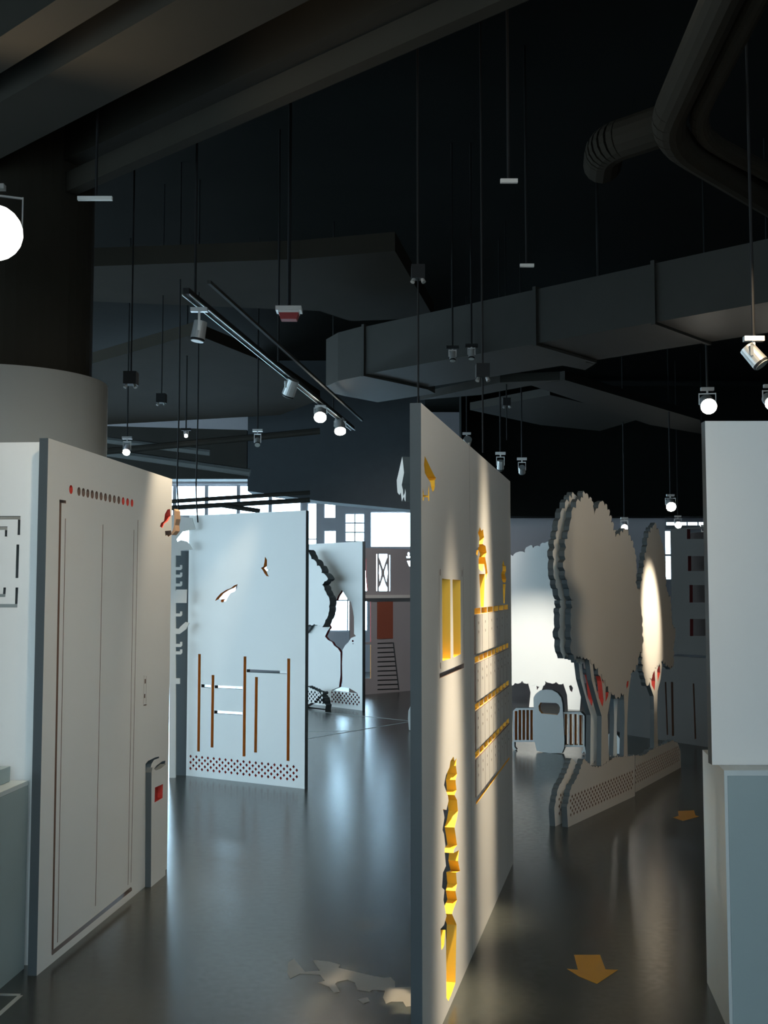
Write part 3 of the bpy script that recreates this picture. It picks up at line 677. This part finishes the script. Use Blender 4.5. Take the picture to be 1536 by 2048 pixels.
# bulkhead in front of the back windows
bb = at_y(495, 985, 17.0); bt = at_y(495, 868, 17.0); br_ = at_y(850, 1022, 17.0)
bk_ = MB().prism([at_y(495, 982, 17), at_y(640, 1002, 17), at_y(850, 1022, 17), Vector((at_y(850, 860, 17).x, 17, ZC)), Vector((at_y(495, 860, 17).x, 17, ZC))], (0, .6, 0)).build('duct_bulkhead', mat('blue_grey_bulkhead', (.045, .052, .056), .8, noise=.1, spec=.1))
tag(bk_, 'broad blue-grey bulkhead hanging before the far windows', 'bulkhead')
rb = MB().box((4.6, 18.6, 3.95), (6.6, .5, 2.2)).build('duct_bulkhead', CEIL); tag(rb, 'long black bulkhead above the grey screen wall', 'bulkhead')
lb = MB().prism([at_y(140, 958, 17), at_y(494, 958, 17), at_y(494, 860, 17), at_y(140, 850, 17)], (0, .4, 0)).build('duct_bulkhead', DUCT); tag(lb, 'dark bulkhead above the left part of the far windows', 'bulkhead')
# horizontal pipes crossing in front of windows
k = 0
for (a, b, Y, r) in [((340, 1003), (620, 985), 16.0, .03), ((340, 1016), (620, 1000), 15.5, .035), ((440, 1010), (520, 1022), 14.5, .03)]:
    o = MB().tube(at_y(*a, Y), at_y(*b, Y), r, n=8).build('ceiling_pipe', DUCT)
    tag(o, ['upper thin dark pipe crossing the bright windows at left', 'lower thin dark pipe crossing the bright windows at left', 'short dark strut just above the bird partition'][k], 'pipe'); k += 1
# horizontal conveyor of light ducts left
for k, (a, b, Y, r, lab) in enumerate([((190, 905), (640, 862), 11.5, .035, 'long dark lighting bar crossing above the left partition'), ((215, 905), (500, 945), 14, .05, 'grey duct edge descending to the right above the left partition'),
                                ((215, 880), (420, 905), 13, .04, 'short grey duct edge below the lighting bar')]):
    tag(MB().tube(at_y(*a, Y), at_y(*b, Y), r, n=8).build('ceiling_pipe', [DUCT, PIPEG, PIPEG][k]), lab, 'pipe')

# ---- spotlights
def wall_pt(fr, x, y, dd=0): u, z = fr.uv(x, y); return fr.P(u, z) + fr.n * dd
def spot(px, Z, aim, lit, label, power=60, size=.12, rz=.0, blend=.5, angle=34, Y=None, group=None, col=WARM, hang=.1, top=None):
    """px = centre of lamp head in the photo; Y = distance"""
    p = at_y(px[0], px[1], Y) if Y else at_z(px[0], px[1], Z)
    d = (Vector(aim) - p).normalized()
    ztr = top or p.z + hang
    root = empty('track_spotlight', (p.x, p.y, ztr), label, 'spotlight', group)
    MB().box((p.x, p.y, ztr - .0125), (.10, .035, .025)).build('adapter', CHROME if size > .05 else BLACK, root)
    side = d.cross(Vector((0, 0, 1))); side = side.normalized() if side.length > .01 else Vector((1, 0, 0))
    yk = MB()
    yk.box(Vector((p.x, p.y, ztr - .04)), (.012, .012, .03))
    yk.box(Vector((p.x, p.y, p.z)) + Vector((0, 0, max(.045, ztr - p.z - .05))), (size * 1.0 + .012, .012, .008), side)
    for s in (-1, 1): yk.box(p + side * s * (size * .5 + .003) + Vector((0, 0, max(.045, ztr - p.z - .05) / 2)), (.006, .014, max(.045, ztr - p.z - .05) + .01), side)
    yk.build('yoke', CHROME, root)
    L = size * 1.35
    hz_ = MB().tube(p - d * L * .5, p + d * L * .42, size * .46, size * .5, n=20).build('housing', CHROME if not lit or size > .1 else GREYP, root)
    MB().tube(p + d * L * .42, p + d * (L * .42 + .012), size * .5, size * .5, n=20).build('trim_ring', BLACK if not lit else LAMPON, hz_)
    lens = MB().tube(p + d * (L * .42 + .0125), p + d * (L * .42 + .016), size * .44, n=20).build('lens', LAMPON if lit else LAMPOFF, hz_)
    if power:
        l = bpy.data.lights.new('beam', 'SPOT'); l.energy = power; l.color = col; l.spot_size = math.radians(angle); l.spot_blend = blend; l.shadow_soft_size = .03
        lo = bpy.data.objects.new('beam', l); C.objects.link(lo); lo.parent = root
        q = p + d * (L * .42 + .03) - Vector((p.x, p.y, ztr)); lo.location = q
        lo.rotation_euler = d.to_track_quat('-Z', 'Y').to_euler()
    return root, p
TZ = 3.3
ta = at_z(372, 592, TZ); tb_ = at_z(706, 862, TZ)
tdir = (tb_ - ta).normalized()
trk = empty('light_track', (ta.x, ta.y, TZ), 'long black lighting track with silver rails slanting across the ceiling', 'track')
sd = tdir.cross(Vector((0, 0, 1))).normalized()
cmid = (ta + tb_) / 2; Lt = (tb_ - ta).length
MB().box(cmid + Vector((0, 0, .03)), (Lt, .035, .035), tdir).build('track_body', BLACK, trk)
for s in (-1, 1): MB().box(cmid + sd * s * .022 + Vector((0, 0, .008)), (Lt, .005, .008), tdir).build('rail', CHROME, trk)
MB().box(cmid + sd * .11 + Vector((0, 0, .10)), (Lt * .97, .02, .02), tdir).build('support_bar', DUCT, trk)
for t in (.03, .4, .8):
    c = ta + tdir * Lt * t; MB().tube((c.x, c.y, TZ + .04), (c.x, c.y, ZC), .008, n=6).build('hanger_rod', BLACK, trk)
def on_track(px):  # point on the track beneath which the head hangs
    best = min((abs((ta + tdir * Lt * k / 400 - CAM).x / (ta + tdir * Lt * k / 400 - CAM).y - ray(*px).x / ray(*px).y), k) for k in range(401))[1]
    return ta + tdir * Lt * best / 400
def tspot(px, aim, lit, label, **k):
    q_ = on_track(px); return spot(px, None, aim, lit, label, Y=q_.y, top=TZ - .006, **k)
tspot((398, 662), wall_pt(lf, 330, 1040), False, 'unlit silver spotlight nearest on the slanting track', power=170, angle=46, blend=.9, size=.085)
tspot((581, 776), wall_pt(pf, 365, 1360), False, 'unlit silver spotlight midway on the slanting track', power=90, angle=22, blend=.9, size=.105)
tspot((641, 826), at_y(600, 1400, 7.5), True, 'glowing spotlight third along the slanting track', power=22, size=.11, angle=50)
tspot((680, 852), at_y(700, 1300, 9.5), True, 'glowing spotlight at the far end of the slanting track', power=15, size=.11, angle=50)

# other visible heads
def hangrod(root, p):
    MB().tube((p.x, p.y, root.location.z), (p.x, p.y, ZC), .008, n=6).build('hanger_rod', BLACK, root)
def free(px, Y, aim, lit, label, **k):
    r, p = spot(px, None, aim, lit, label, Y=Y, hang=k.pop('hang', .13), **k); hangrod(r, p); return r
free((254, 899), 11.0, (-2.5, 8, 0), True, 'small glowing spotlight above the left partition, right of the column', power=0, size=.07)
free((515, 884), 11.0, (-1.0, 8, 0), False, 'small pale spotlight hanging from the lighting bar', power=0, size=.06)
free((372, 868), 11.3, (-1.5, 9, 0), True, 'tiny glowing lamp on the lighting bar left of the slanting track', power=0, size=.035, hang=.06)
free((1415, 808), 8.5, (1.9, 4.4, 1.2), True, 'bright round spotlight just above the right-hand pale partition', power=0, size=.12)
free((1541, 802), 8.5, (2.6, 4.4, 1.2), True, 'glowing spotlight cut off by the right frame edge', power=0, size=.11, angle=60)
free((1341, 1009), 14.0, (3, 9, 0), True, 'bright far spotlight above the small tree, topmost of the trio', power=0, size=.12)
free((1356, 1048), 17.0, (3, 9, 0), True, 'bright far spotlight in front of the tower block top', power=0, size=.10)
free((1249, 1053), 15.5, (2, 9, 0), True, 'bright far spotlight just over the big tree crown', power=0, size=.09)
free((1408, 1067), 16.5, (4, 9, 0), True, 'small dim far spotlight beside the right-hand partition edge', power=0, size=.06)
free((1044, 940), 11.5, wall_pt(wf, 1062, 1340), False, 'small dim spotlight right of the middle partition corner', power=900, angle=30, blend=.9, col=(1, .95, .85), size=.07)
free((1001, 930), 11.0, (1.2, 12, 1), False, 'small dim spotlight directly over the middle partition corner', power=0, size=.07)
free((1508, 712), 5.5, (2.4, 5.2, 2.0), False, 'unlit silver spotlight hanging at upper right', power=0, size=.085, hang=.10)
for (x, y, Y, lab) in [(905, 712, 8.6, 'faint twin lamp left below the big duct'), (943, 708, 8.6, 'faint twin lamp right below the big duct')]:
    free((x, y), Y, (0.6, Y - .5, 1), False, lab, power=0, size=.05, hang=.08)
# pendant junction boxes
for (x, y, Y, s, lab) in [(965, 742, 6.05, .075, 'black box hanging on a long rod over the middle partition'), (1013, 804, 10.5, .075, 'smaller black hanging box right of the middle rod'),
                     (262, 757, 7.2, .085, 'black hanging box above the column'), (323, 797, 9.5, .08, 'black hanging box right of the column'), (836, 545, 5.6, .07, 'black hanging box highest above the middle partition end')]:
    p = at_y(x, y, Y); r = empty('junction_box', (p.x, p.y, p.z - s), lab, 'hanging box')
    MB().box(p, (s, s, s)).build('housing', BLACK, r)
    for sx in (-1, 1): MB().tube(p + Vector((sx * s * .3, -.01, -s * .5)), p + Vector((sx * s * .42, -.02, -s * .5 - .022)), .009, .012, n=8).build('lamp_eye', CHROME, r)
    MB().tube((p.x, p.y, p.z + s * .5), (p.x, p.y, ZC), .006, n=6).build('hanger_rod', BLACK, r)
    if x in (965, 1013, 836):
        zb2 = p.z - s * .5
        z_end = at_y(x, 905 if x == 965 else 880 if x == 1013 else 812, Y).z
        MB().tube((p.x, p.y, zb2), (p.x, p.y, max(z_end, H + .002)), .005, n=6).build('lower_rod', BLACK, r)
# long cable rods in front of the left windows
for (x, y0_, y1_, Y, lab) in [(353, 880, 1030, 9.0, 'dark cable hanging at the far corner of the left partition'), (391, 880, 1045, 9.4, 'dark cable hanging over the bird partition')]:
    p = at_y(x, y1_, Y); polytube('hanging_cable', [(p.x + .02, p.y, p.z), (p.x, p.y, p.z + .25), (p.x + .01, p.y, 3.1), (p.x, p.y, ZC)], .006, BLACK, lab, 'cable')
# strobe alarm
ap = at_y(578, 628, 7.6)
al = empty('fire_alarm', (ap.x, ap.y, ap.z + .05), 'white ceiling alarm with a red base above the slanting track', 'alarm')
MB().box(ap + Vector((0, 0, .03)), (.18, .12, .03)).build('housing', ALW, al)
mb = MB(); mb.add([ap + Vector((sx * a, sy * b_, z)) for z, a, b_ in ((-.045, .055, .04), (0, .07, .05)) for sx, sy in ((-1, -1), (1, -1), (1, 1), (-1, 1))],
                  [(3, 2, 1, 0), (4, 5, 6, 7), (0, 1, 5, 4), (1, 2, 6, 5), (2, 3, 7, 6), (3, 0, 4, 7)]); mb.build('red_strobe', ALR, al)
mb = MB(); mb.box(ap + Vector((0, 0, .0075)), (.145, .10, .015)); mb.build('collar', ALW, al)
MB().tube(ap + Vector((0, 0, .045)), Vector((ap.x, ap.y, ZC)), .012, n=8).build('hanger_rod', BLACK, al)
# sprinklers
for (x, y, Y, lab) in [(1018, 362, 5.6, 'pale sprinkler tee high in the dark ceiling'), (1054, 531, 7.0, 'pale strip fitting below the sprinkler tee'), (190, 397, 5.6, 'thin pale strip near the glaring lamp')]:
    p = at_y(x, y, Y); r = empty('sprinkler', (p.x, p.y, p.z), lab, 'sprinkler')
    MB().box(p, (.09 if x > 200 else .18, .02, .02)).build('crossbar', ALW, r)
    MB().tube(p + Vector((0, .02, .01)), Vector((p.x, p.y + .02, ZC)), .008, n=6).build('drop_pipe', BLACK, r)

# glaring lamp at the left frame edge (turned toward the viewer)
gr, gp = spot((-14, 462), None, (0.1, .2, 1.4), True, 'glaring spotlight at the left frame edge turned to the viewer', Y=5.0, power=0, size=.25, hang=.22)
hangrod(gr, gp)
l = bpy.data.lights.new('lamp_glow', 'POINT'); l.energy = 80; l.color = (1, .84, .62); l.shadow_soft_size = .05
lo = bpy.data.objects.new('lamp_glow', l); C.objects.link(lo); lo.parent = gr
lo.location = (gp + (Vector((0.1, .2, 1.4)) - gp).normalized() * .16) - gr.location

# ---- exhibition spotlights whose fittings hang outside or above the frame; counter and house-front ones added as fill
def off(loc, aim, power, angle, label, blend=.6, col=WARM, soft=.03):
    p = Vector(loc); r, _ = (None, None)
    d = (Vector(aim) - p).normalized(); root = empty('track_spotlight', (p.x, p.y, p.z + .12), label, 'spotlight')
    MB().box((p.x, p.y, p.z + .107), (.1, .035, .025)).build('adapter', CHROME, root)
    MB().tube(p + Vector((0, 0, .09)), p, .01, n=8).build('yoke', CHROME, root)
    hz_ = MB().tube(p - d * .07, p + d * .06, .05, .055, n=16).build('housing', CHROME, root)
    MB().tube(p + d * .0605, p + d * .064, .05, n=16).build('lens', LAMPON, hz_)
    MB().tube((p.x, p.y, p.z + .12), (p.x, p.y, ZC), .008, n=6).build('hanger_rod', BLACK, root)
    l = bpy.data.lights.new('beam', 'SPOT'); l.energy = power; l.color = col; l.spot_size = math.radians(angle); l.spot_blend = blend; l.shadow_soft_size = soft
    lo = bpy.data.objects.new('beam', l); C.objects.link(lo); lo.parent = root; lo.location = p + d * .09 - root.location
    lo.rotation_euler = d.to_track_quat('-Z', 'Y').to_euler()
off((3.2, 8.7, 3.2), wall_pt(tf2, 1302, 1235), 800, 19, 'spotlight striking the smaller tree crown', .8)
wb = wall_pt(mf, 905, 1400, .95); off((wb.x, wb.y, 4.35), wall_pt(mf, 904, 1700), 2300, 13, 'spotlight washing the plant cutout of the middle partition', 1.0, soft=.10)
wb = wall_pt(mf, 970, 1400, .95); off((wb.x, wb.y, 4.9), wall_pt(mf, 972, 1400), 3000, 12, 'spotlight grazing the slot rows of the middle partition', 1.0, soft=.10)
wb = wall_pt(mf, 940, 1400, .22); off((wb.x, wb.y, 4.9), wall_pt(mf, 962, 960), 220, 6, 'spotlight striking the top edge of the middle partition', .6)
off((1.2, 2.2, 3.3), (1.9, 4.27, 1.4), 20, 60, 'added fill spotlight for the counter partition', .9)  # out-of-view lamp added near the camera to brighten the counter
off((-.3, 2.6, 3.3), wall_pt(lf, 200, 1100), 100, 60, 'spotlight for the lift door drawing', .9)
off((.9, 2.0, 3.3), wall_pt(mf, 880, 1100), 70, 60, 'spotlight for the near half of the middle partition', .9)
off((2.1, 4.6, 3.4), wall_pt(tf, 1200, 1250), 150, 50, 'spotlight for the large tree crown', .9, (1, .78, .52))
off((1.0, 13.2, 3.4), hf.P(1.2, 1.2), 200, 70, 'added fill spotlight for the far house front', .9, (1, .94, .92))  # unseen lamp added to lift the too dark house front

G = {'spotlight': 'exhibition spotlights', 'partition': 'exhibit partitions', 'hanging box': 'hanging junction boxes', 'sprinkler': 'ceiling sprinkler fittings',
     'pipe': 'ceiling pipes', 'cable': 'hanging cables', 'cutout': 'white exhibit cutouts', 'beam': 'ceiling beams', 'panel': 'ceiling panels', 'bulkhead': 'ceiling bulkheads',
     'floor line': 'floor lines', 'floor arrow': 'floor arrows', 'ornament': 'bird blocks', 'floor graphic': 'grey floor graphics', 'duct': 'ceiling ducts'}
for o in bpy.data.objects:
    if o.parent is None and o.get('category') in G: o['group'] = G[o['category']]
